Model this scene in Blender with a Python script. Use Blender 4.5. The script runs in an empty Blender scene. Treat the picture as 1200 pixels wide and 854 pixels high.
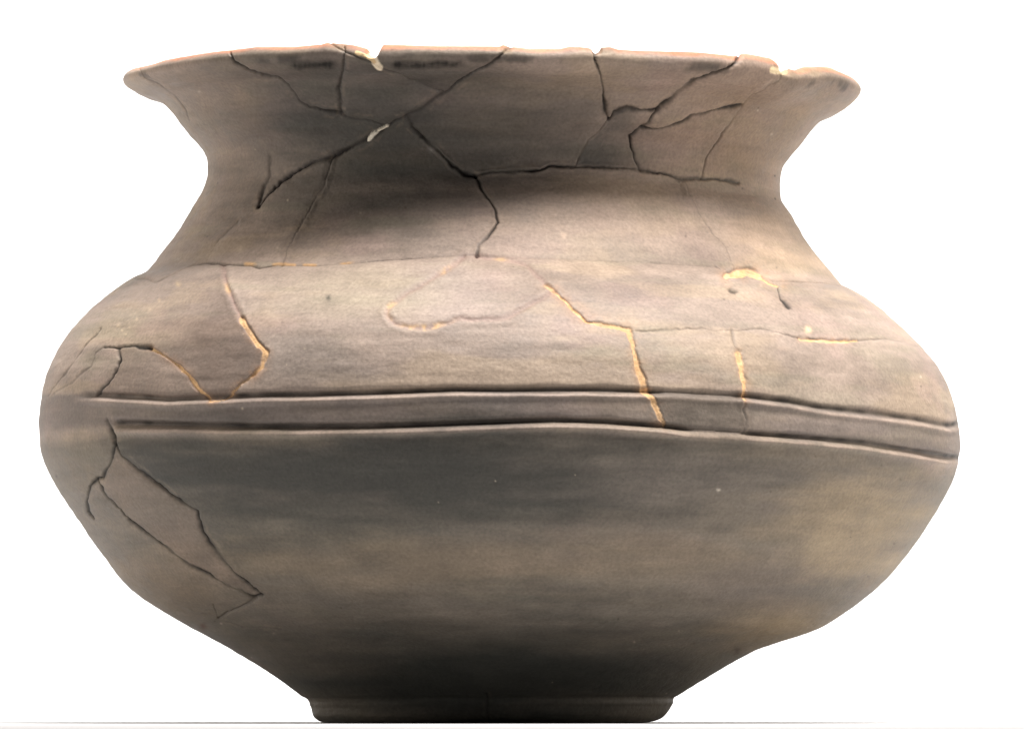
import bpy, math
import numpy as np
from mathutils import Vector

# ------------------------------------------------------------------ camera, world, lamps
# one photo pixel measured at the jar's axis = 0.3 mm, so the jar is about 32 cm wide
S = 0.0003
CX, GY = 585.0, 846.0            # photo column of the axis, photo row of the table top
DIST = 9000 * S                  # camera to jar axis
CAM_ROW = 828.0                  # photo row of the camera's own height
scene = bpy.context.scene
cam_d = bpy.data.cameras.new('camera')
cam = bpy.data.objects.new('camera', cam_d)
scene.collection.objects.link(cam)
scene.camera = cam
cam_loc = Vector(((600 - CX) * S, -DIST, (GY - CAM_ROW) * S))
cam.location = cam_loc
PITCH = math.atan2((CAM_ROW - 427.0) * S, DIST)
cam.rotation_euler = (math.pi / 2 + PITCH, 0, 0)
cam_d.sensor_width = 36.0
FPX = 9000.0 / math.cos(PITCH)
cam_d.lens = 36.0 * FPX / 1200.0
cam_d.clip_start = 0.05
cam_d.clip_end = 50.0

world = bpy.data.worlds.new('World')
scene.world = world
world.use_nodes = True
bg = world.node_tree.nodes['Background']
bg.inputs['Color'].default_value = (0.75, 0.85, 1.0, 1)
bg.inputs['Strength'].default_value = 0.03

def lamp(name, loc, aim, size, power, colour=(1, 1, 1), size_y=None, spread=math.pi):
    d = bpy.data.lights.new(name, 'AREA')
    d.energy = power
    d.color = colour
    d.shape = 'RECTANGLE'
    d.size = size
    d.size_y = size_y or size
    d.spread = spread
    o = bpy.data.objects.new(name, d)
    scene.collection.objects.link(o)
    o.location = loc
    o.rotation_euler = (Vector(aim) - Vector(loc)).to_track_quat('-Z', 'Y').to_euler()
    return o

lamp('key_lamp', (0.30, -0.44, 1.25), (0.0, 0.0, 0.12), 0.36, 33.0, (1.0, 0.95, 0.91))
lamp('backdrop_lamp', (0.0, 0.06, 1.25), (0.0, 0.62, 0.15), 0.9, 11.0, (1, 0.99, 0.97), 0.15, math.radians(100))
lamp('side_lamp', (0.95, 0.06, 0.42), (0.0, 0.0, 0.08), 0.40, 5.4, (1.0, 0.89, 0.75), 0.7)
lamp('side_lamp', (-0.95, 0.05, 0.48), (0.0, 0.0, 0.10), 0.40, 5.2, (1.0, 0.89, 0.76), 0.7)

vs = scene.view_settings
vs.view_transform = 'Standard'
vs.look = 'None'
vs.exposure = 0.0
vs.gamma = 1.0
vs.use_curve_mapping = False

# ------------------------------------------------------------------ materials
def nodes_of(name):
    m = bpy.data.materials.new(name)
    m.use_nodes = True
    nt = m.node_tree
    return m, nt, nt.nodes['Principled BSDF']

def clay_material(name, rough=0.62, spec=0.28, streak=0.15, bump=0.22):
    m, nt, b = nodes_of(name)
    N, L = nt.nodes.new, nt.links.new
    at = N('ShaderNodeAttribute'); at.attribute_name = 'clay_colour'
    tc = N('ShaderNodeTexCoord')
    # horizontal wheel and burnishing streaks
    mp = N('ShaderNodeMapping'); mp.inputs['Scale'].default_value = (22, 22, 240)
    L(tc.outputs['Object'], mp.inputs['Vector'])
    n1 = N('ShaderNodeTexNoise'); n1.inputs['Scale'].default_value = 1.0
    n1.inputs['Detail'].default_value = 5; n1.inputs['Roughness'].default_value = 0.6
    L(mp.outputs['Vector'], n1.inputs['Vector'])
    # mottling
    n2 = N('ShaderNodeTexNoise'); n2.inputs['Scale'].default_value = 90
    n2.inputs['Detail'].default_value = 6; n2.inputs['Roughness'].default_value = 0.65
    L(tc.outputs['Object'], n2.inputs['Vector'])
    # grains
    n3 = N('ShaderNodeTexNoise'); n3.inputs['Scale'].default_value = 900
    n3.inputs['Detail'].default_value = 3
    L(tc.outputs['Object'], n3.inputs['Vector'])
    def rng(src, lo, hi):
        r = N('ShaderNodeMapRange')
        r.inputs['From Min'].default_value = 0.25; r.inputs['From Max'].default_value = 0.75
        r.inputs['To Min'].default_value = lo; r.inputs['To Max'].default_value = hi
        L(src, r.inputs['Value']); return r.outputs['Result']
    a = rng(n1.outputs['Fac'], 1 - streak, 1 + streak)
    c = rng(n2.outputs['Fac'], 0.80, 1.18)
    g = rng(n3.outputs['Fac'], 0.84, 1.16)
    m1 = N('ShaderNodeMath'); m1.operation = 'MULTIPLY'; L(a, m1.inputs[0]); L(c, m1.inputs[1])
    m2 = N('ShaderNodeMath'); m2.operation = 'MULTIPLY'; L(m1.outputs[0], m2.inputs[0]); L(g, m2.inputs[1])
    mx = N('ShaderNodeVectorMath'); mx.operation = 'SCALE'
    L(at.outputs['Color'], mx.inputs[0]); L(m2.outputs[0], mx.inputs['Scale'])
    L(mx.outputs['Vector'], b.inputs['Base Color'])
    rr = rng(n2.outputs['Fac'], rough - 0.10, rough + 0.12)
    L(rr, b.inputs['Roughness'])
    b.inputs['Specular IOR Level'].default_value = spec
    ad = N('ShaderNodeMath'); ad.operation = 'ADD'
    L(n1.outputs['Fac'], ad.inputs[0]); L(n3.outputs['Fac'], ad.inputs[1])
    bp = N('ShaderNodeBump'); bp.inputs['Strength'].default_value = bump
    bp.inputs['Distance'].default_value = 0.0006
    L(ad.outputs[0], bp.inputs['Height'])
    L(bp.outputs['Normal'], b.inputs['Normal'])
    return m

M_CLAY = clay_material('burnished_clay')
M_FILL = clay_material('ochre_plaster', 0.85, 0.1, 0.10, 0.5)

M_WHITE, nt, b = nodes_of('white_paper')
tc = nt.nodes.new('ShaderNodeTexCoord')
nz = nt.nodes.new('ShaderNodeTexNoise'); nz.inputs['Scale'].default_value = 220; nz.inputs['Detail'].default_value = 4
cr = nt.nodes.new('ShaderNodeValToRGB')
cr.color_ramp.elements[0].color = (0.49, 0.495, 0.505, 1); cr.color_ramp.elements[1].color = (0.52, 0.525, 0.535, 1)
nt.links.new(tc.outputs['Object'], nz.inputs['Vector'])
nt.links.new(nz.outputs['Fac'], cr.inputs['Fac'])
nt.links.new(cr.outputs['Color'], b.inputs['Base Color'])
b.inputs['Roughness'].default_value = 0.9
b.inputs['Specular IOR Level'].default_value = 0.0

# ------------------------------------------------------------------ helpers
def mesh_object(name, verts, quads, mat, parent=None, normals=None, colours=None):
    me = bpy.data.meshes.new(name)
    nv, nq = len(verts), len(quads)
    me.vertices.add(nv)
    me.vertices.foreach_set('co', np.ascontiguousarray(verts, dtype=np.float32).ravel())
    me.loops.add(nq * 4)
    me.loops.foreach_set('vertex_index', np.ascontiguousarray(quads, dtype=np.int32).ravel())
    me.polygons.add(nq)
    me.polygons.foreach_set('loop_start', np.arange(0, nq * 4, 4, dtype=np.int32))
    me.update(calc_edges=True)
    me.polygons.foreach_set('use_smooth', np.ones(nq, dtype=bool))
    if colours is not None:
        at = me.attributes.new('clay_colour', 'FLOAT_COLOR', 'POINT')
        rgba = np.ones((nv, 4), dtype=np.float32); rgba[:, :3] = colours
        at.data.foreach_set('color', rgba.ravel())
    me.validate()
    if normals is not None:
        me.normals_split_custom_set_from_vertices(np.ascontiguousarray(normals, dtype=np.float32))
    me.materials.append(mat)
    o = bpy.data.objects.new(name, me)
    scene.collection.objects.link(o)
    o.parent = parent
    return o

rs = np.random.RandomState(11)
def vnoise(u, v, seed=0):
    """smooth 2-D value noise in -1..1"""
    r = np.random.RandomState(1000 + seed)
    T = r.uniform(-1, 1, (256, 256))
    i = np.floor(u).astype(int); j = np.floor(v).astype(int)
    fu = u - i; fv = v - j
    fu = fu * fu * (3 - 2 * fu); fv = fv * fv * (3 - 2 * fv)
    i0, i1, j0, j1 = i & 255, (i + 1) & 255, j & 255, (j + 1) & 255
    return (T[i0, j0] * (1 - fu) + T[i1, j0] * fu) * (1 - fv) + (T[i0, j1] * (1 - fu) + T[i1, j1] * fu) * fv
def fbm(u, v, seed=0, octs=4):
    s = 0; a = 1.0; t = 0
    for k in range(octs):
        s = s + a * vnoise(u * 2 ** k + 17 * k, v * 2 ** k + 5 * k, seed + k); t += a; a *= 0.5
    return s / t * 1.5
def sstep(x, a, b):
    t = np.clip((x - a) / (b - a), 0, 1)
    return t * t * (3 - 2 * t)

# ------------------------------------------------------------------ the setting: white paper sweep
prof = [(y, 0.0) for y in np.linspace(-0.88, 0.22, 12)]
for k in range(1, 17):
    a = k / 16 * math.pi / 2
    prof.append((0.22 + 0.40 * math.sin(a), 0.40 - 0.40 * math.cos(a)))
prof += [(0.62, z) for z in (0.55, 0.8, 1.1, 1.5)]
xs = np.linspace(-0.75, 0.75, 13)
V = np.array([(x, y, z) for (y, z) in prof for x in xs])
nx = len(xs)
Q = np.array([(i * nx + j, i * nx + j + 1, (i + 1) * nx + j + 1, (i + 1) * nx + j)
              for i in range(len(prof) - 1) for j in range(nx - 1)])
sweep = mesh_object('backdrop', V, Q, M_WHITE)
sweep['kind'] = 'structure'
sweep['label'] = 'seamless white paper table and backdrop behind the jar'

# ------------------------------------------------------------------ jar: outline traced on both sides
# (left column, left row, right column, right row); opposite points of the same turned ring
KEY = np.array([
    (166, 90.0, 990, 100.0), (159, 85.5, 996, 95.5), (152, 86.0, 1002, 96.5), (146.5, 89.5, 1007, 101), (144, 94, 1009, 107),
    (146, 99.5, 1006, 114), (153, 104.5, 999, 121), (165, 110, 986, 130),
    (185, 117, 963, 141), (200, 130, 952, 152), (212, 146, 940, 168), (227, 164, 926, 184), (239, 179, 917.5, 197),
    (243.5, 193, 914, 218), (240, 218, 916, 235), (227, 242, 927, 252), (210, 270, 943, 281), (190, 297, 966, 311),
    (172, 319, 987, 335), (150, 331, 1010, 348), (125, 349, 1036, 367), (102, 369, 1062, 391), (82, 391, 1087, 417),
    (67, 414, 1105, 442), (57, 436, 1115, 468), (51.5, 455, 1120, 488), (48.5, 473, 1123, 506), (47, 491, 1124.5, 522),
    (47.5, 512, 1122.5, 538), (51, 536, 1116.5, 561), (62, 562, 1103, 588), (80, 590, 1083, 621), (100, 620, 1057, 656),
    (125, 655, 1029, 687), (151, 687, 995, 714), (188, 714, 957, 737), (232, 739, 915, 751), (267, 758, 886, 761),
    (300, 777, 850, 780), (330, 797, 820, 798), (355, 815.5, 794, 814.5), (364, 823.5, 788, 821.5), (366.5, 832, 784.5, 829.5),
    (369, 839.5, 778.5, 837.5), (376, 844.3, 769, 843), (388, 846, 757, 845.5), (402, 846, 744, 846)], float)
iC = 18; iG1 = 25.55; iG2 = 28.0; iLIP = 7.0; iFOOT = 40.6

def catmull(P, n_each=24):
    out = []; idx = []
    n = len(P)
    for i in range(n - 1):
        p0 = P[max(i - 1, 0)]; p1 = P[i]; p2 = P[i + 1]; p3 = P[min(i + 2, n - 1)]
        for k in range(n_each):
            t = k / n_each
            out.append(0.5 * ((2 * p1) + (-p0 + p2) * t + (2 * p0 - 5 * p1 + 4 * p2 - p3) * t * t + (-p0 + 3 * p1 - 3 * p2 + p3) * t ** 3))
            idx.append(i + t)
    out.append(P[-1]); idx.append(n - 1.0)
    return np.array(out), np.array(idx)
CP, CI = catmull(KEY)
seg = np.hypot(np.diff((CP[:, 0] - CP[:, 2]) / 2), np.diff((CP[:, 1] + CP[:, 3]) / 2))
arc = np.concatenate([[0], np.cumsum(seg)])
NR = 960
tt = np.linspace(0, arc[-1], NR)
ROW = np.stack([np.interp(tt, arc, CP[:, k]) for k in range(4)], 1)
RIDX = np.interp(tt, arc, CI)               # key index of every row
def row_of(i): return np.interp(i, RIDX, np.arange(NR))

half = math.radians(98)
phi = np.concatenate([np.linspace(-half, half, 1240), np.linspace(half, 2 * math.pi - half, 122)[1:-1]])
NC = len(phi); NF = 1240
PHI = phi[None, :]; sp, cp_ = np.sin(PHI), np.cos(PHI)
cx = ((ROW[:, 0] + ROW[:, 2]) / 2)[:, None]; rad = ((ROW[:, 2] - ROW[:, 0]) / 2)[:, None]
hm = ((ROW[:, 1] + ROW[:, 3]) / 2)[:, None]; dh = ((ROW[:, 3] - ROW[:, 1]) / 2)[:, None]
# the jar is hand finished: rings are slightly out of round
U = PHI * 2.2 + 0 * rad; W = tt[:, None] / 160 + 0 * PHI
rad_n = rad + 1.6 * fbm(U + 9, W, 3, 3) * np.abs(cp_) + 0.35 * vnoise(U * 3, tt[:, None] / 9 + 0 * PHI, 8)
X = (cx + rad_n * sp - CX) * S
Y = -rad_n * cp_ * S
Z = (GY - (hm + dh * sp)) * S
P = np.stack([X, Y, Z], -1)

def project(P):
    dx, dy, dz = P[..., 0] - cam_loc.x, P[..., 1] - cam_loc.y, P[..., 2] - cam_loc.z
    c, s = math.cos(PITCH), math.sin(PITCH)
    dep = dy * c + dz * s; up = dz * c - dy * s
    return 600 + FPX * dx / dep, 427 - FPX * up / dep

# uneven, chipped rim: heights read along the rim edge
RIM = np.array([(166, 82.5), (200, 70), (255, 61), (305, 55.5), (345, 55), (380, 52.5), (388, 50), (404, 50.5), (420, 54), (432, 57), (437, 65),
    (441, 69), (446, 67), (450, 56), (452, 52.5), (520, 54), (586, 54), (590, 52), (600, 54), (620, 57), (655, 57), (667, 54.5), (690, 56), (694, 59), (699, 59),
    (703, 54.5), (714, 54.5), (722, 57.5), (740, 59), (815, 61), (858, 65.5), (864, 63.5), (896, 69.5), (901, 73), (905, 81),
    (912, 83), (920, 79), (927, 81), (937, 79), (955, 77.5), (968, 79.5), (992, 90)])
px, py = project(P)
top = py[:72, :NF].min(0); tx = px[5, :NF]
off = np.interp(tx, RIM[:, 0], RIM[:, 1]) - top
off *= sstep(tx, 150, 200) * (1 - sstep(tx, 960, 1000))
offs = np.zeros(NC); offs[:NF] = off
lip_row = row_of(iLIP)
rows = np.arange(NR)[:, None]
slow = np.convolve(np.pad(offs[:NF], 30, mode='edge'), np.ones(61) / 61, 'valid')
fast = offs.copy(); fast[:NF] -= slow
slow_f = np.zeros(NC); slow_f[:NF] = slow
Z = Z - S * slow_f[None, :] * (1 - sstep(tt[:, None], 20, 130)) - S * fast[None, :] * (1 - sstep(tt[:, None], 14, 34))
P = np.stack([X, Y, Z], -1)
px, py = project(P)

def vert_normals(P):
    du = np.roll(P, -1, 1) - np.roll(P, 1, 1)
    dv = np.gradient(P, axis=0)
    n = np.cross(dv, du)
    n /= np.linalg.norm(n, axis=-1, keepdims=True) + 1e-12
    s = np.sign((n[NR // 2, 0] * (P[NR // 2, 0] * [1, 1, 0])).sum())
    return n * s
NRM = vert_normals(P)

# ------------------------------------------------------------------ rings traced along the front
def ring_rows(line, idx):
    """row (fractional) that a traced line has at each column; the ring closes at key index idx behind"""
    line = np.array(line, float)
    r0 = row_of(idx)
    out = np.full(NC, r0)
    lo, hi = int(r0) - 75, int(r0) + 75
    for c in range(NF):
        col_x, col_y = px[lo:hi, c], py[lo:hi, c]
        if cp_[0, c] < 0.10: continue
        want = np.interp(col_x, line[:, 0], line[:, 1])
        k = np.argmin(np.abs(col_y - want))
        d = col_y - want
        kk = np.where(np.diff(np.sign(d)) != 0)[0]
        if len(kk):
            k = kk[0] + d[kk[0]] / (d[kk[0]] - d[kk[0] + 1])
        w = sstep(cp_[0, c], 0.10, 0.28)
        out[c] = r0 * (1 - w) + (lo + k) * w
    return out
G1 = [(50, 463), (112, 462), (155, 464), (200, 467), (242, 465), (300, 462.5), (375, 461), (450, 459), (537, 456), (600, 456.5), (687, 456),
      (750, 457.5), (800, 459), (870, 463), (925, 470), (962, 477), (1025, 484), (1075, 491), (1115, 499), (1122, 501)]
G2 = [(50, 500), (135, 496), (205, 497.5), (255, 499), (300, 500), (400, 499.5), (475, 498), (550, 495.5), (600, 493.5), (650, 492), (712, 494), (775, 499),
      (812, 504), (850, 506), (910, 510), (950, 513), (1012, 519), (1075, 529), (1122, 537)]
CREASE = [(172, 326), (182, 331), (205, 320), (225, 311), (242, 307.5), (267, 310), (295, 311), (305, 314), (327, 310), (370, 311), (417, 308), (450, 304.5),
          (500, 302), (540, 300), (560, 299), (600, 302), (680, 304), (760, 307), (840, 312), (853, 322), (865, 319), (876, 316), (890, 322), (905, 329), (930, 329), (965, 331), (987, 335)]
g1r = ring_rows(G1, iG1); g2r = ring_rows(G2, iG2); crr = ring_rows(CREASE, iC)
RPX = arc[-1] / (NR - 1)         # pixels per row

# ------------------------------------------------------------------ cracks traced between the sherds
# (points, half width, depth, kind)   kind: d = open dark joint, f = faint joint, o = ochre plaster joint
CR = [
 ([(270, 62), (274, 72), (279, 77), (290, 83), (308, 89), (326, 91), (339, 100), (351, 117), (364, 126), (385, 131), (400, 133), (414, 139), (432, 142), (452, 148)], 2.0, 3.0, 'd'),
 ([(403, 54), (402, 70), (401, 84), (396.5, 105), (399.5, 132)], 1.7, 2.5, 'd'),
 ([(387, 50), (402, 60), (420, 66), (440, 76), (448, 80), (470, 88), (496, 99), (518, 108)], 1.2, 1.6, 'f'),
 ([(600, 52), (590, 62), (575, 75), (550, 89), (520, 109), (500, 124), (477, 137), (465, 141), (452, 150), (432, 164), (415, 171), (385, 185), (367, 190), (340, 204), (328, 211), (316, 226), (302, 241)], 2.2, 3.4, 'd'),
 ([(279, 260), (268, 270), (255, 282)], 1.0, 1.0, 'f'),
 ([(302, 241), (279, 260)], 0.5, 0.25, 'f'), ([(255, 282), (240, 308)], 0.5, 0.25, 'f'), ([(866, 214), (890, 222), (912, 226)], 0.5, 0.3, 'f'),
 ([(391, 181), (388, 188), (386, 198), (380, 220), (367, 237), (357, 256), (347, 272), (337, 290), (330, 311)], 1.1, 1.2, 'f'),
 ([(316, 184), (316, 206), (309, 218), (301, 240)], 1.8, 2.6, 'd'),
 ([(478, 138), (483, 150), (492, 159), (510, 174), (530, 194), (545, 203), (556, 205)], 2.0, 3.0, 'd'),
 ([(556, 205), (582, 200), (632, 199), (645, 195), (674, 195), (700, 196), (730, 197), (750, 200), (780, 204), (800, 210), (817, 209), (840, 210), (857, 212), (866, 214)], 1.7, 2.6, 'd'),
 ([(556, 205), (562, 217), (572, 232), (580, 245), (584, 260), (575, 272), (562, 287), (560, 299)], 1.5, 2.4, 'd'),
 ([(697, 52), (697, 70), (702, 85), (707, 107), (709, 127), (714, 141)], 2.1, 3.2, 'd'),
 ([(714, 141), (703, 152), (690, 165), (678, 182), (675, 195)], 1.4, 1.8, 'f'),
 ([(714, 141), (720, 132), (735, 126), (750, 130), (770, 130), (782, 120), (800, 105), (815, 95), (832, 89), (852, 82), (864, 74), (866, 60)], 2.1, 3.2, 'd'),
 ([(771, 130), (760, 144), (738, 160), (740, 172), (744, 189), (750, 200)], 2.0, 3.0, 'd'),
 ([(753, 150), (764, 153), (780, 151), (800, 144), (812, 136), (845, 127), (868, 124)], 1.6, 2.4, 'd'),
 ([(922, 78), (912, 95), (900, 102), (880, 111), (870, 124), (855, 145), (840, 167), (827, 185), (823, 209)], 1.2, 1.3, 'f'),
 ([(802, 210), (807, 228), (825, 260), (852, 292), (862, 318)], 0.9, 0.8, 'f'),
 ([(163, 80), (168, 92), (187, 100), (205, 112), (217, 127), (222, 140)], 1.0, 1.0, 'f'),
 # shoulder
 ([(560, 299), (600, 306), (617, 312), (632, 325), (643, 337)], 2.0, 0.9, 's'),
 ([(640, 335), (647, 341), (662, 354), (675, 366), (688, 377), (720, 382), (737, 387), (743, 410), (750, 437), (755, 455), (767, 475), (779, 499)], 2.5, 2.2, 'o'),
 ([(737, 387), (757, 387), (795, 385), (820, 385), (857, 387), (880, 386), (892, 385), (915, 389), (938, 396), (967, 400), (1005, 399), (1035, 397), (1075, 405)], 1.1, 1.2, 'f'),
 ([(938, 396.5), (967, 400), (1005, 399)], 1.3, 0.8, 'o'),
 ([(857, 387), (860, 400), (866, 415), (869, 427), (872, 447), (872, 467), (872, 482), (875, 492), (872, 507)], 1.4, 1.4, 'f'),
 ([(866, 414), (869, 427), (872, 447), (872, 468)], 1.8, 1.4, 'o'),
 ([(852, 323), (865, 320), (876, 318), (890, 323), (900, 331), (911, 335)], 3.2, 2.6, 'o'),
 ([(911, 336), (916, 350), (925, 360)], 1.4, 1.8, 'd'),
 ([(856, 339), (862, 341.5)], 1.8, 2.5, 'd'),
 ([(262, 312), (267, 340), (280, 365), (284, 374)], 1.6, 1.0, 's'),
 ([(284, 374), (288, 382), (300, 400), (312, 412), (307, 430), (296, 440)], 1.9, 1.6, 'o'),
 ([(298, 438), (290, 445), (272, 457), (262, 467), (247, 471), (235, 459), (222, 442), (210, 427), (190, 416), (175, 407)], 1.6, 1.8, 'o'),
 ([(175, 407), (157, 405), (138, 407), (122, 407)], 1.5, 2.0, 'd'),
 ([(138, 407), (140, 422), (130, 442), (111, 463)], 1.9, 2.8, 'd'),
 ([(117, 385), (95, 412), (80, 432), (57, 464)], 1.2, 1.5, 'f'),
 ([(122, 407), (112, 414), (106, 430), (86, 447), (62, 462)], 0.9, 1.0, 'f'),
 ([(544, 301), (530, 312), (510, 325), (490, 337), (472, 347), (455, 359), (453, 369), (461, 378), (478, 384), (500, 384), (520, 380), (540, 373), (570, 375), (595, 371), (612, 362), (632, 352), (650, 343)], 3.0, 1.1, 's'),
 # lower body
 ([(126, 492), (132, 509), (135, 520), (142, 535), (170, 557), (200, 581), (225, 596), (231, 599), (237, 625), (252, 647), (275, 672), (306, 697)], 2.0, 3.0, 'd'),
 ([(135, 520), (130, 540), (120, 560), (114, 561), (107, 570), (102, 587), (104, 600), (110, 608)], 1.6, 2.2, 'd'),
 ([(114, 563), (125, 581), (145, 604), (165, 621), (195, 642), (220, 660), (252, 678), (277, 690), (298, 701), (306, 697)], 1.5, 2.2, 'd'),
 ([(298, 701), (287, 708), (256, 724)], 1.5, 1.8, 'f'),
 ([(250, 708), (255, 725), (287, 734), (330, 737)], 0.8, 0.7, 'f'),
 ([(571, 813), (570, 828), (572, 848)], 1.2, 1.4, 'f'),
]
front = np.zeros((NR, NC), bool); front[:, :NF] = cp_[:, :NF] > 0.02
def poly_dist(pts, margin, mask):
    """indices of the surface points near a traced line, their distance to it, place along it and side"""
    pts = np.array(pts, float)
    m = mask & (px > pts[:, 0].min() - margin) & (px < pts[:, 0].max() + margin) & (py > pts[:, 1].min() - margin) & (py < pts[:, 1].max() + margin)
    ii = np.nonzero(m); x, y = px[ii], py[ii]
    d = np.full(len(x), 1e3); sa = np.zeros(len(x)); sg = np.zeros(len(x)); acc = 0
    for a, b in zip(pts[:-1], pts[1:]):
        v = b - a; l = np.hypot(*v)
        t = np.clip(((x - a[0]) * v[0] + (y - a[1]) * v[1]) / l ** 2, 0, 1)
        qx, qy = x - a[0] - t * v[0], y - a[1] - t * v[1]
        dd = np.hypot(qx, qy); u = dd < d
        d[u] = dd[u]; sa[u] = acc + t[u] * l; sg[u] = np.sign(v[0] * qy - v[1] * qx)[u]
        acc += l
    k = d < margin
    return (ii[0][k], ii[1][k]), d[k], sa[k], sg[k]

# ------------------------------------------------------------------ clay colour with some light and shade painted in
A = PHI * 540 + 0 * rad          # metres-like surface coordinates in pixels
B = tt[:, None] + 0 * PHI
def lin(r, g, b):
    c = np.array([r, g, b]) / 255.0
    return np.where(c <= 0.04045, c / 12.92, ((c + 0.055) / 1.055) ** 2.4)
COL = np.empty((NR, NC, 3), np.float32); COL[:] = lin(148, 133, 122)
def tint(mask, rgb):
    global COL
    m = np.clip(mask, 0, 1).astype(np.float32)
    ii = np.nonzero(m > 0.003)
    k = m[ii][:, None]
    COL[ii] = COL[ii] * (1 - k) + lin(*rgb).astype(np.float32) * k
def blob(x, y, rx, ry, warp=0.5, seed=0, soft=0.75):
    out = np.zeros((NR, NC), np.float32)
    ii = np.nonzero(front & (np.abs(px - x) < rx * 2.6) & (np.abs(py - y) < ry * 2.6))
    X_, Y_ = px[ii], py[ii]
    q = np.hypot((X_ - x) / rx, (Y_ - y) / ry) + warp * fbm(X_ / 110 + seed, Y_ / 20, 40 + seed)
    out[ii] = 1 - sstep(q, 1 - soft, 1 + soft)
    return out
# broad smoke clouds and lighter burnished zones all round
tint(0.55 * sstep(fbm(A / 170, B / 60, 1), 0.05, 0.6), (120, 108, 98))
tint(0.45 * sstep(fbm(A / 150 + 40, B / 42, 2), 0.1, 0.6), (164, 146, 124))
tint(0.35 * sstep(fbm(A / 190 + 80, B / 24, 5), 0.15, 0.7), (132, 126, 108))
tint(0.30 * sstep(fbm(A / 90 + 20, B / 50, 6), 0.25, 0.8), (150, 128, 122))
g1b = (rows - g1r[None, :]) * RPX; g2b = (rows - g2r[None, :]) * RPX; crb = (rows - crr[None, :]) * RPX
# below the incised lines the belly is painted darker to hold its underside shade
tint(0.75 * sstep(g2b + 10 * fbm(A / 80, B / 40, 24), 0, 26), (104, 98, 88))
# the band is slipped darker
tint(0.75 * sstep(g1b, -3, 3) * (1 - sstep(g2b, -3, 8)) * (0.85 + 0.35 * fbm(A / 120, B / 20, 25)), (106, 98, 94))
# reduced (grey) clay; on the neck it also holds painted rim shadow
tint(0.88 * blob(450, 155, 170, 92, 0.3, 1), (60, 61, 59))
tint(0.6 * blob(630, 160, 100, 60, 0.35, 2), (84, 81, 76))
tint(0.5 * blob(880, 165, 40, 36, 0.3, 4), (118, 104, 90))
tint(0.55 * blob(360, 425, 70, 30, 0.5, 6), (120, 112, 106))
tint(0.45 * blob(520, 340, 60, 30, 0.4, 7), (170, 156, 150))
tint(0.55 * blob(700, 265, 130, 45, 0.4, 8), (174, 154, 138))
tint(0.45 * blob(930, 280, 60, 50, 0.4, 9), (172, 148, 124))
tint(0.45 * blob(430, 340, 110, 24, 0.5, 10), (166, 154, 134))
tint(0.55 * blob(830, 485, 60, 14, 0.4, 11), (96, 90, 82))
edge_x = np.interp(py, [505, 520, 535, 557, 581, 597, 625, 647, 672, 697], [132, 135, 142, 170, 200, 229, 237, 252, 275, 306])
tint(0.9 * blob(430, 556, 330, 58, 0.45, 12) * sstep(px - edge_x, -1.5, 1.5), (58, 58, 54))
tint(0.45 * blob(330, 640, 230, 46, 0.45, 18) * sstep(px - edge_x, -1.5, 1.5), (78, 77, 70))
tint(0.5 * blob(820, 560, 160, 28, 0.6, 13), (112, 104, 96))
tint(0.4 * blob(620, 660, 340, 26, 0.6, 14), (140, 122, 100))  # bounce from the table, painted as a paler strip round the belly
tint(0.5 * blob(1000, 620, 70, 60, 0.5, 15), (166, 146, 116))  # side light on the right flank, painted in
tint(0.85 * blob(570, 800, 250, 68, 0.4, 16), (54, 58, 56))  # shade under the belly, painted dark above the foot
tint(0.6 * blob(930, 735, 70, 22, 0.4, 19), (164, 142, 112))  # lower right flank painted tan for the light from the side
tint(0.4 * blob(190, 690, 60, 40, 0.4, 21), (138, 118, 96))  # same painted side light, lower left flank
tint(0.5 * blob(880, 690, 60, 22, 0.5, 17), (112, 102, 94))
tint(0.5 * blob(890, 140, 110, 70, 0.3, 26), (136, 113, 90))
tint(0.4 * blob(215, 150, 70, 80, 0.3, 27), (130, 112, 94))
# the big mended sherd on the left shoulder is browner than its neighbours
poly = np.array([(140, 392), (170, 350), (225, 326), (264, 320), (280, 365), (312, 412), (307, 430), (290, 445), (247, 471), (222, 442), (190, 416), (175, 407), (140, 405)], float)
ins = np.zeros((NR, NC), bool)
for (x0, y0), (x1, y1) in zip(poly, np.roll(poly, -1, 0)):
    if y0 != y1: ins ^= ((py > y0) != (py > y1)) & (px < (x1 - x0) * (py - y0) / (y1 - y0) + x0)
tint(0.75 * (ins & front) * sstep(px + 0.9 * (py - 330), 195, 300) * (0.85 + 0.3 * fbm(px / 40, py / 20, 28)), (96, 82, 74))
# scuffs along the lip: fired redder where the slip is worn off
lipm = (1 - sstep(B, 17 + 4 * fbm(A / 40, B * 0, 20), 25)) * (0.85 + 0.3 * fbm(A / 26, B / 10, 21))
tint(lipm, (172, 116, 88))
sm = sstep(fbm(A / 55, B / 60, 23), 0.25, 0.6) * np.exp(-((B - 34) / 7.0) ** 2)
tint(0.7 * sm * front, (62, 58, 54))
for x0, x1, y0 in ((335, 397, 77), (455, 548, 76)):
    e = sstep(px, x0, x0 + 12) * (1 - sstep(px, x1 - 12, x1)) * np.exp(-((py - y0 - 1.5 * vnoise(px / 9, py / 9, 31)) / 4.4) ** 2) * front
    tint(1.35 * e * (0.68 + 0.15 * vnoise(px / 2.4, px * 0, 33) + 0.3 * fbm(px / 16, py / 5, 34)), (34, 32, 30))
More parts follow.
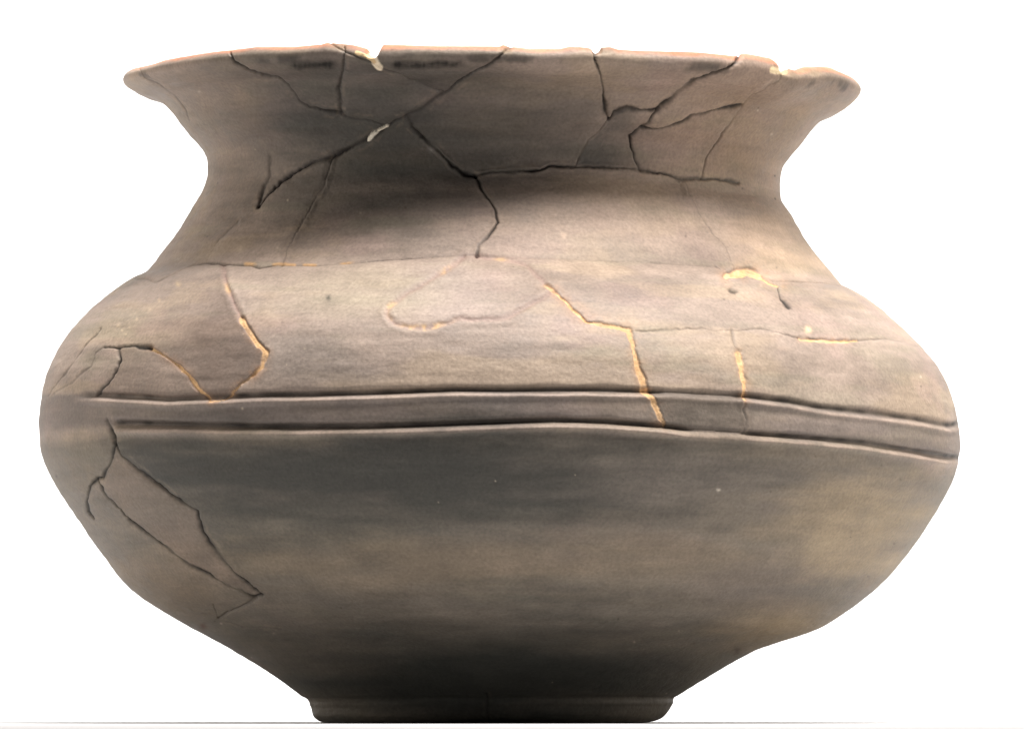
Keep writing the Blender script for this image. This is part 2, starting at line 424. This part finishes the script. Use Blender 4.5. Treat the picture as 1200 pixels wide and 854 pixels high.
# lime specks and pits
for k in range(110):
    c = rs.randint(0, NF); r = rs.randint(60, NR - 60)
    R_ = rs.uniform(0.7, 1.5)
    sl = (slice(max(r - 5, 0), r + 6), slice(max(c - 5, 0), c + 6))
    q = np.exp(-(np.hypot(px[sl] - px[r, c], py[sl] - py[r, c]) / R_) ** 2)[..., None] * rs.uniform(0.3, 0.8)
    COL[sl] = COL[sl] * (1 - q) + (lin(186, 172, 154) if rs.rand() < 0.35 else lin(66, 58, 52)) * q
def speck(x, y, R_, rgb, a=0.9):
    q = np.exp(-(np.hypot(px - x - vnoise(px / 3, py / 3, 60), py - y - vnoise(px / 3, py / 3, 61)) / R_) ** 2) * front
    tint(a * q, rgb)
for x, y, R_, rgb in ((842, 574, 1.9, (200, 190, 174)), (209, 333, 3.2, (184, 162, 134)), (385, 349, 3, (84, 80, 70)), (238, 734, 4, (96, 60, 44)),
                      (947, 386, 3.4, (226, 196, 160)), (660, 275, 4, (196, 172, 152)), (864, 762, 5, (84, 66, 54)), (505, 176, 4, (130, 124, 118)),
                      (139, 381, 2.2, (172, 154, 132)), (147, 391, 1.6, (176, 158, 134)), (176, 362, 1.8, (166, 148, 126)), (187, 352, 1.6, (170, 150, 128)), (143, 387, 1.4, (180, 162, 138)), (160, 374, 1.5, (170, 152, 130)), (152, 384, 1.3, (172, 154, 132))):
    speck(x, y, R_, rgb)

# ------------------------------------------------------------------ relief: rings, joints, plaster
DISP = np.zeros((NR, NC))
# incised lines die out where the left-hand sherds were remade
f1 = np.ones(NC); f1[:NF] = sstep(px[int(row_of(iG1)), :NF], 84, 120)
f2 = np.ones(NC); f2[:NF] = sstep(px[int(row_of(iG2)), :NF], 128, 142)
f2[:NF] *= 1 - 0.55 * sstep(px[int(row_of(iG2)), :NF], 795, 815) * (1 - sstep(px[int(row_of(iG2)), :NF], 865, 885))
f1[:NF] *= 1 - 0.5 * sstep(px[int(row_of(iG1)), :NF], 765, 785) * (1 - sstep(px[int(row_of(iG1)), :NF], 855, 870))
def incise(b, f, depth):
    w = (1 + 0.25 * vnoise(phi * 18, phi * 0, 70))[None, :]
    g = np.exp(-np.abs(b / (3.9 * w)) ** 2.4) * depth
    lip = np.exp(-((b - 8.0) / 3.6) ** 2) * depth * 0.60
    return (-g + lip) * (f * (0.12 + 0.88 * sstep(np.cos(phi), 0.05, 0.40)) * (1 - 0.3 * sstep(np.sin(phi), 0.45, 0.75)))[None, :]
DISP += incise(g1b, f1, 4.8) + incise(g2b, f2, 6.0)
for b_, f_ in ((g1b, f1), (g2b, f2)):        # worn raised edge, painted paler for the light it catches
    tint(0.6 * np.exp(-((b_ - 7.0) / 2.6) ** 2) * f_[None, :] * np.clip(0.75 + 0.6 * fbm(phi * 22, phi * 0, 72, 3), 0, 1)[None, :], (164, 146, 134))
for b_, f_ in ((g1b, f1), (g2b, f2)):        # grime in the incised lines, darkened further to paint their shade
    tint(0.95 * np.exp(-np.abs((b_ + 0.8) / 3.0) ** 2.4) * f_[None, :] * (0.8 + 0.3 * vnoise(phi * 30, phi * 0, 71))[None, :], (50, 44, 40))
fb = (rows - row_of(41.2)) * RPX           # turned edge of the foot
DISP += 0.9 * np.exp(-((fb + 0.0) / 3.0) ** 2) - 1.3 * np.exp(-((fb + 8.0) / 4.0) ** 2)
# the crease between neck and shoulder
DISP += -np.exp(-(crb / 5.0) ** 2) * 0.8 - np.exp(-(crb / 1.8) ** 2) * (0.7 + 0.9 * np.clip(fbm(A / 60, B * 0, 75), -0.6, 1))
crk_dark = np.exp(-(crb / 1.6) ** 2) * np.clip(0.45 + 0.5 * fbm(A / 45, B * 0, 76), 0, 1)
e = sstep(px, 215, 245) * (1 - sstep(px, 430, 560)) * front
crk_dark = np.maximum(crk_dark * 0.4, np.exp(-(crb / 1.9) ** 2) * e * np.clip(0.85 + 0.4 * fbm(A / 30, B * 0, 78), 0, 1))
DISP -= 1.6 * crk_dark * e
tint(crk_dark * 0.9, (48, 38, 34))
e = np.exp(-((crb + 4) / 3.0) ** 2) * sstep(px, 255, 270) * (1 - sstep(px, 405, 420)) * front * sstep(fbm(px / 14, py / 14, 77), -0.1, 0.5)
tint(e * 0.75, (200, 158, 108))
DMIN = np.full((NR, NC), 1e3)
barrier = np.zeros((NR, NC), bool)
seam_id = np.full((NR, NC), -1)
nseam = 0
def tint_at(ii, a, rgb):
    k = np.clip(a, 0, 1)[:, None]
    COL[ii] = COL[ii] * (1 - k) + lin(*rgb) * k
for k, (pts, w, dep, kind) in enumerate(CR):
    ii, D, sa, sg = poly_dist(pts, 26, front)
    x, y = px[ii], py[ii]
    D = np.abs(D + 0.8 * fbm(x / 6, y / 6, 80, 3) * sg + 1.3 * vnoise(x / 15, y / 15, 79) * sg + 0.3 * vnoise(x / 3, y / 3, 78))
    one = sa * 0 + k
    if kind == 'd': w, dep = w * 1.2, dep * 1.15
    if kind == 'o': w = w * 1.25
    ww = w * np.clip(0.85 + 0.75 * fbm(sa / 22, one * 3.3, 81, 3), 0.4, 1.7)
    DMIN[ii] = np.minimum(DMIN[ii], D)
    if kind in 'df':
        v = 0.75 + 0.5 * vnoise(sa / 24, one, 82)
        DISP[ii] -= dep * v * np.exp(-np.abs(D / ww) ** 1.8)
        DISP[ii] -= 0.5 * np.exp(-(D / (3.2 * w)) ** 2) * (dep / 3)
        tint_at(ii, np.exp(-(D / (ww * 0.95)) ** 2) * (1.0 if kind == 'd' else 0.42 * min(1, dep)) * np.clip(v + 0.15, 0.4, 1), (32, 27, 23))
        # fine pale abrasion beside the joint
        tint_at(ii, 0.10 * np.exp(-((D - 2.6 * w) / 1.6) ** 2) * sstep(fbm(x / 12, y / 12, 83), 0.0, 0.5), (184, 162, 138))
    elif kind == 'o':
        vary = 0.62 + 0.6 * fbm(sa / 26, sa * 0 + k * 3, 84, 2)
        ww = w * np.clip(vary + 0.25, 0.35, 1.45)
        core = 1 - sstep(D, ww * 0.7, ww * 1.3)
        DISP[ii] -= dep * 0.7 * core
        edge = np.exp(-((D - ww * 1.15) / 1.3) ** 2) * (0.25 + 0.75 * (sg < 0))
        DISP[ii] -= 1.5 * edge * np.clip(vary, 0.3, 1)
        tint_at(ii, 0.8 * edge * np.clip(0.4 + vnoise(sa / 15, one, 85), 0, 1), (66, 48, 36))
        grime = sstep(fbm(sa / 14, D / 5 + k, 88), 0.0, 0.7)
        tint_at(ii, core * (1 - 0.5 * grime), (202, 164, 122))
        tint_at(ii, core * sstep(fbm(x / 6, y / 6, 86), 0.1, 0.7) * 0.55, (218, 190, 150))
        tint_at(ii, 0.4 * np.exp(-(D / (2.8 * w)) ** 2) * (1 - core) * (0.5 + fbm(x / 8, y / 8, 89)), (170, 132, 100))
        q = D < ww
        seam_id[ii[0][q], ii[1][q]] = nseam; nseam += 1
    else:                        # soft smoothed plaster edge
        DISP[ii] -= dep * np.exp(-(D / 2.6) ** 2)
        DISP[ii] += 0.7 * np.exp(-((D - 6) / 4) ** 2)
        v = np.clip(0.30 + 0.7 * fbm(sa / 26, sa * 0 + 3, 87), 0, 1) * (sa < 215) * sstep(fbm(x / 7, y / 7, 92) + 0.9, 0.3, 1.0)
        tint_at(ii, v * np.exp(-(D / 2.6) ** 2), (192, 158, 118))
        tint_at(ii, 0.45 * np.exp(-(D / 3.4) ** 2) * (1 - v), (152, 126, 118))
    q = D < 1.7
    barrier[ii[0][q], ii[1][q]] = True
# plaster plugs in the broken rim and in the long joint
for pts, w, rgb, rz in (([(436, 66), (439, 72), (445, 79)], 4.2, (232, 216, 190), 0.4), ([(433, 163), (437, 158), (441, 155)], 2.7, (244, 236, 218), 5.0), ([(444, 153), (454, 148)], 1.7, (240, 230, 210), 4.0),
                        ([(418, 62), (430, 66), (438, 72)], 2.6, (206, 180, 140), 0.2), ([(905, 82), (914, 84), (921, 84)], 4.0, (200, 182, 150), 0.2)):
    ii, D, sa, sg = poly_dist(pts, 20, front)
    D = D + 0.7 * fbm(px[ii] / 7, py[ii] / 7, 80, 3)
    c = 1 - sstep(D, w * 0.7, w * 1.2)
    DISP[ii] += rz * c
    tint_at(ii, c, rgb)
    q = D < w
    seam_id[ii[0][q], ii[1][q]] = nseam; nseam += 1
# chipped grey fracture on the rim
for x, y, rx, ry in ((397, 54, 11, 6), (708, 58, 9, 5), (594, 58, 6, 5), (925, 84, 12, 7), (955, 84, 8, 5)):
    tint(0.7 * blob(x, y, rx, ry, 0.4, 50), (128, 112, 92))
    DISP -= 1.6 * blob(x, y, rx, ry, 0.5, 51)
DISP += 0.30 * fbm(A / 26, B / 9, 90) + 0.35 * fbm(A / 120, B / 30, 91)
# ------------------------------------------------------------------ split into zones and sherds
rr_ = np.arange(NR - 1)[:, None] + 0.5
def cellmean(a): return (a[:, None] if a.ndim == 1 else a)
nxt = np.roll(np.arange(NC), -1)
def colm(a): return (a + a[nxt]) / 2
zone = np.zeros((NR - 1, NC), int)
foot_row = row_of(iFOOT)
ZN = ['rim', 'neck', 'shoulder', 'decorated_band', 'lower_body', 'foot']
zone += (rr_ * RPX > np.interp(iLIP, CI, arc))
zone += (rr_ > colm(crr)[None, :])
zone += (rr_ > colm(g1r)[None, :])
zone += (rr_ > colm(g2r)[None, :])
zone += (rr_ > foot_row)
bc = barrier
cb = bc[:-1] | bc[1:] ; cb = cb | cb[:, nxt]
sc = seam_id[:-1].copy()
lab = np.full((NR - 1, NC), -1)
lab[sc >= 0] = -2
free = (~cb) & (sc < 0)
regions = []
zf = zone.ravel(); ff = free.ravel(); lf = lab.ravel()
H_, W_ = NR - 1, NC
for z in range(6):
    for start in np.nonzero((zf == z) & ff)[0]:
        if lf[start] != -1: continue
        rid = len(regions); lf[start] = rid; st = [int(start)]; n = 0
        while st:
            q = st.pop(); n += 1
            r, c = divmod(q, W_)
            for q2 in ((q - W_) if r > 0 else -1, (q + W_) if r < H_ - 1 else -1, r * W_ + (c - 1) % W_, r * W_ + (c + 1) % W_):
                if q2 >= 0 and lf[q2] == -1 and ff[q2] and zf[q2] == z:
                    lf[q2] = rid; st.append(q2)
        regions.append((z, n))
lab = lf.reshape(H_, W_)
big = np.array([n >= 420 for z, n in regions] + [False, False])
lab[(lab >= 0) & ~big[lab]] = -1
for _ in range(400):
    miss = lab == -1
    if not miss.any(): break
    for dr, dc in ((0, 1), (0, -1), (1, 0), (-1, 0)):
        src = np.roll(lab, (dr, dc), (0, 1)); szn = np.roll(zone, (dr, dc), (0, 1))
        if dr == 1: src[0] = -1
        if dr == -1: src[-1] = -1
        t = (lab == -1) & (src >= 0) & (szn == zone)
        lab[t] = src[t]
for _ in range(400):            # anything enclosed by plaster only
    t0 = lab == -1
    if not t0.any(): break
    for dr, dc in ((0, 1), (0, -1), (1, 0), (-1, 0)):
        src = np.roll(lab, (dr, dc), (0, 1)); t = (lab == -1) & (src >= 0); lab[t] = src[t]
sid = np.where(lab == -2, 1000 + sc, lab)
# single sherds fired or weathered to a colour of their own
vlab = np.full((NR, NC), -9); vlab[:-1] = lab; vlab[-1] = lab[-1]
shade = rs.uniform(0.93, 1.06, len(regions) + 1)
for z in range(6):
    ids = [i for i, (zz, n) in enumerate(regions) if zz == z]
    if ids: shade[max(ids, key=lambda i: regions[i][1])] = 1.0
COL *= np.where(vlab >= 0, shade[np.clip(vlab, 0, None)], 1.0)[..., None]
for x, y, rgb, a in ((712, 175, (62, 62, 61), 0.8), (825, 486, (88, 80, 72), 0.6), (190, 615, (122, 106, 94), 0.45), (160, 430, (112, 96, 86), 0.4)):
    k = np.argmin(np.where(front, np.hypot(px - x, py - y), 1e6))
    i = vlab.ravel()[k]
    if i >= 0 and regions[i][1] < 60000:
        tint(a * (vlab == i) * ((1 - sstep(px - (180 - py) * 0.3, 712, 748)) if x == 712 else 1) * sstep(DMIN, 0.5, 3.5) * (0.8 + 0.35 * fbm(px / 40, py / 25, 95)), rgb)
# sherds sit very slightly proud of or behind their neighbours
prouds = rs.uniform(-1.0, 1.0, len(regions) + 1)
for z in range(6):
    ids = [i for i, (zz, n) in enumerate(regions) if zz == z]
    if ids: prouds[max(ids, key=lambda i: regions[i][1])] = 0
vl = np.zeros((NR, NC)); vl[:-1] = np.where(lab >= 0, prouds[np.clip(lab, 0, None)], 0)
vl[-1] = vl[-2]
DISP += vl * sstep(DMIN, 1.0, 7.0) * 1.3
# hold the lip crest and foot ring
DISP *= sstep(B, -4, 3) * (1 - sstep(B, arc[-1] - 14, arc[-1] - 4))
P = P + NRM * (DISP * S)[..., None]
NRM2 = vert_normals(P)

# ------------------------------------------------------------------ objects
jar = bpy.data.objects.new('pottery_jar', None)
scene.collection.objects.link(jar)
jar.empty_display_size = 0.02
jar.location = ((575 - CX) * S, 0, 0)
jar['label'] = 'wide-mouthed grey-brown pottery jar mended from sherds, with flared rim and two incised lines'
jar['category'] = 'jar'
P = P - np.array([jar.location.x, 0, 0])
idg = np.arange(NR * NC).reshape(NR, NC)
quad = np.stack([idg[:-1], idg[1:], idg[1:][:, nxt], idg[:-1][:, nxt]], -1).reshape(-1, 4)
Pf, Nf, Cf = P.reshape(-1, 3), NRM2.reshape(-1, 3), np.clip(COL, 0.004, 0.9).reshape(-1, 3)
def cut(name, cells, mat, parent):
    q = quad[cells]
    u, inv = np.unique(q.ravel(), return_inverse=True)
    return mesh_object(name, Pf[u], inv.reshape(-1, 4), mat, parent, Nf[u], Cf[u])
flat = sid.ravel()
zone_obj = {}
for z in range(6):
    if ZN[z] == 'rim':
        cells = np.nonzero((zone.ravel() == 0) & (flat < 1000))[0]
    else:
        ids = [i for i, (zz, n) in enumerate(regions) if zz == z and big[i]]
        main = max(ids, key=lambda i: regions[i][1])
        cells = np.nonzero((flat == main) & (zone.ravel() != 0))[0]
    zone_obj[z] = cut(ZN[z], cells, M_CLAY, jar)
nsh = 0
for z in range(1, 6):
    ids = [i for i, (zz, n) in enumerate(regions) if zz == z and big[i]]
    main = max(ids, key=lambda i: regions[i][1])
    for i in ids:
        if i == main: continue
        cells = np.nonzero((flat == i) & (zone.ravel() != 0))[0]
        if len(cells): cut('sherd', cells, M_CLAY, zone_obj[z]); nsh += 1
for s in range(nseam):
    cells = np.nonzero(flat == 1000 + s)[0]
    if len(cells) < 4: continue
    z = int(np.bincount(zone.ravel()[cells]).argmax())
    cut('plaster_fill', cells, M_FILL, zone_obj[z])
print('sherds', nsh, 'seams', nseam, [(ZN[z], n) for z, n in regions if n >= 420])

# inner wall, closed foot
zone_obj[0]['label'] = 'worn reddish lip of the rim with chips'
zone_obj[3]['label'] = 'band between two incised lines'
ci = np.concatenate([np.arange(0, NF, 8), np.arange(NF, NC, 2)])
top_ring = P[0][ci]
nrow = 60
ri = np.linspace(0, row_of(iFOOT - 1.5), nrow).astype(int)
V = []
for k, r in enumerate(ri):
    base = P[r][ci]
    if k == 0: V.append(base); continue
    th = 15 * S * min(1, k / 2.0)
    pr = P[r][ci] - NRM[r][ci] * th
    if k <= 2:
        pr = top_ring * (1 - 0.0) - np.stack([np.sin(phi[ci]), -np.cos(phi[ci]), 0 * ci], -1) * (6 * S * k) - np.array([0, 0, 2.5 * S * k * k])
    V.append(pr)
# keep the inside running monotonically from lip to floor
cen = V[-1].mean(0)
for f in (0.6, 0.25, 0.02):
    ring = cen + (V[nrow - 1] - cen) * f; ring[:, 2] = cen[2] - 6 * S * (1 - f); V.append(ring)
ncol = len(ci)
Vn = np.array(V)
keep = [0, 1, 2] + [k for k in range(3, len(Vn)) if ri[min(k, nrow - 1)] > row_of(iLIP + 0.6) or k >= nrow]
Vn = Vn[keep]
nr2 = len(Vn)
ig = np.arange(nr2 * ncol).reshape(nr2, ncol)
nx2 = np.roll(np.arange(ncol), -1)
Qi = np.stack([ig[:-1], ig[:-1][:, nx2], ig[1:][:, nx2], ig[1:]], -1).reshape(-1, 4)
Ci = np.empty((nr2 * ncol, 3)); Ci[:] = lin(128, 114, 100)
mesh_object('inner_wall', Vn.reshape(-1, 3), Qi, M_CLAY, jar, None, Ci)
# underside of the foot
b0 = P[-1][ci]
Vb = [b0]
cb_ = b0.mean(0)
for f, up in ((0.9, 0.0), (0.85, 5), (0.4, 7), (0.02, 7)):
    r_ = cb_ + (b0 - cb_) * f; r_[:, 2] += up * S; Vb.append(r_)
Vb = np.array(Vb); ig = np.arange(len(Vb) * ncol).reshape(len(Vb), ncol)
Qb = np.stack([ig[:-1], ig[1:], ig[1:][:, nx2], ig[:-1][:, nx2]], -1).reshape(-1, 4)
Cb = np.empty((len(Vb) * ncol, 3)); Cb[:] = lin(100, 92, 84)
mesh_object('underside', Vb.reshape(-1, 3), Qb, M_CLAY, zone_obj[5], None, Cb)
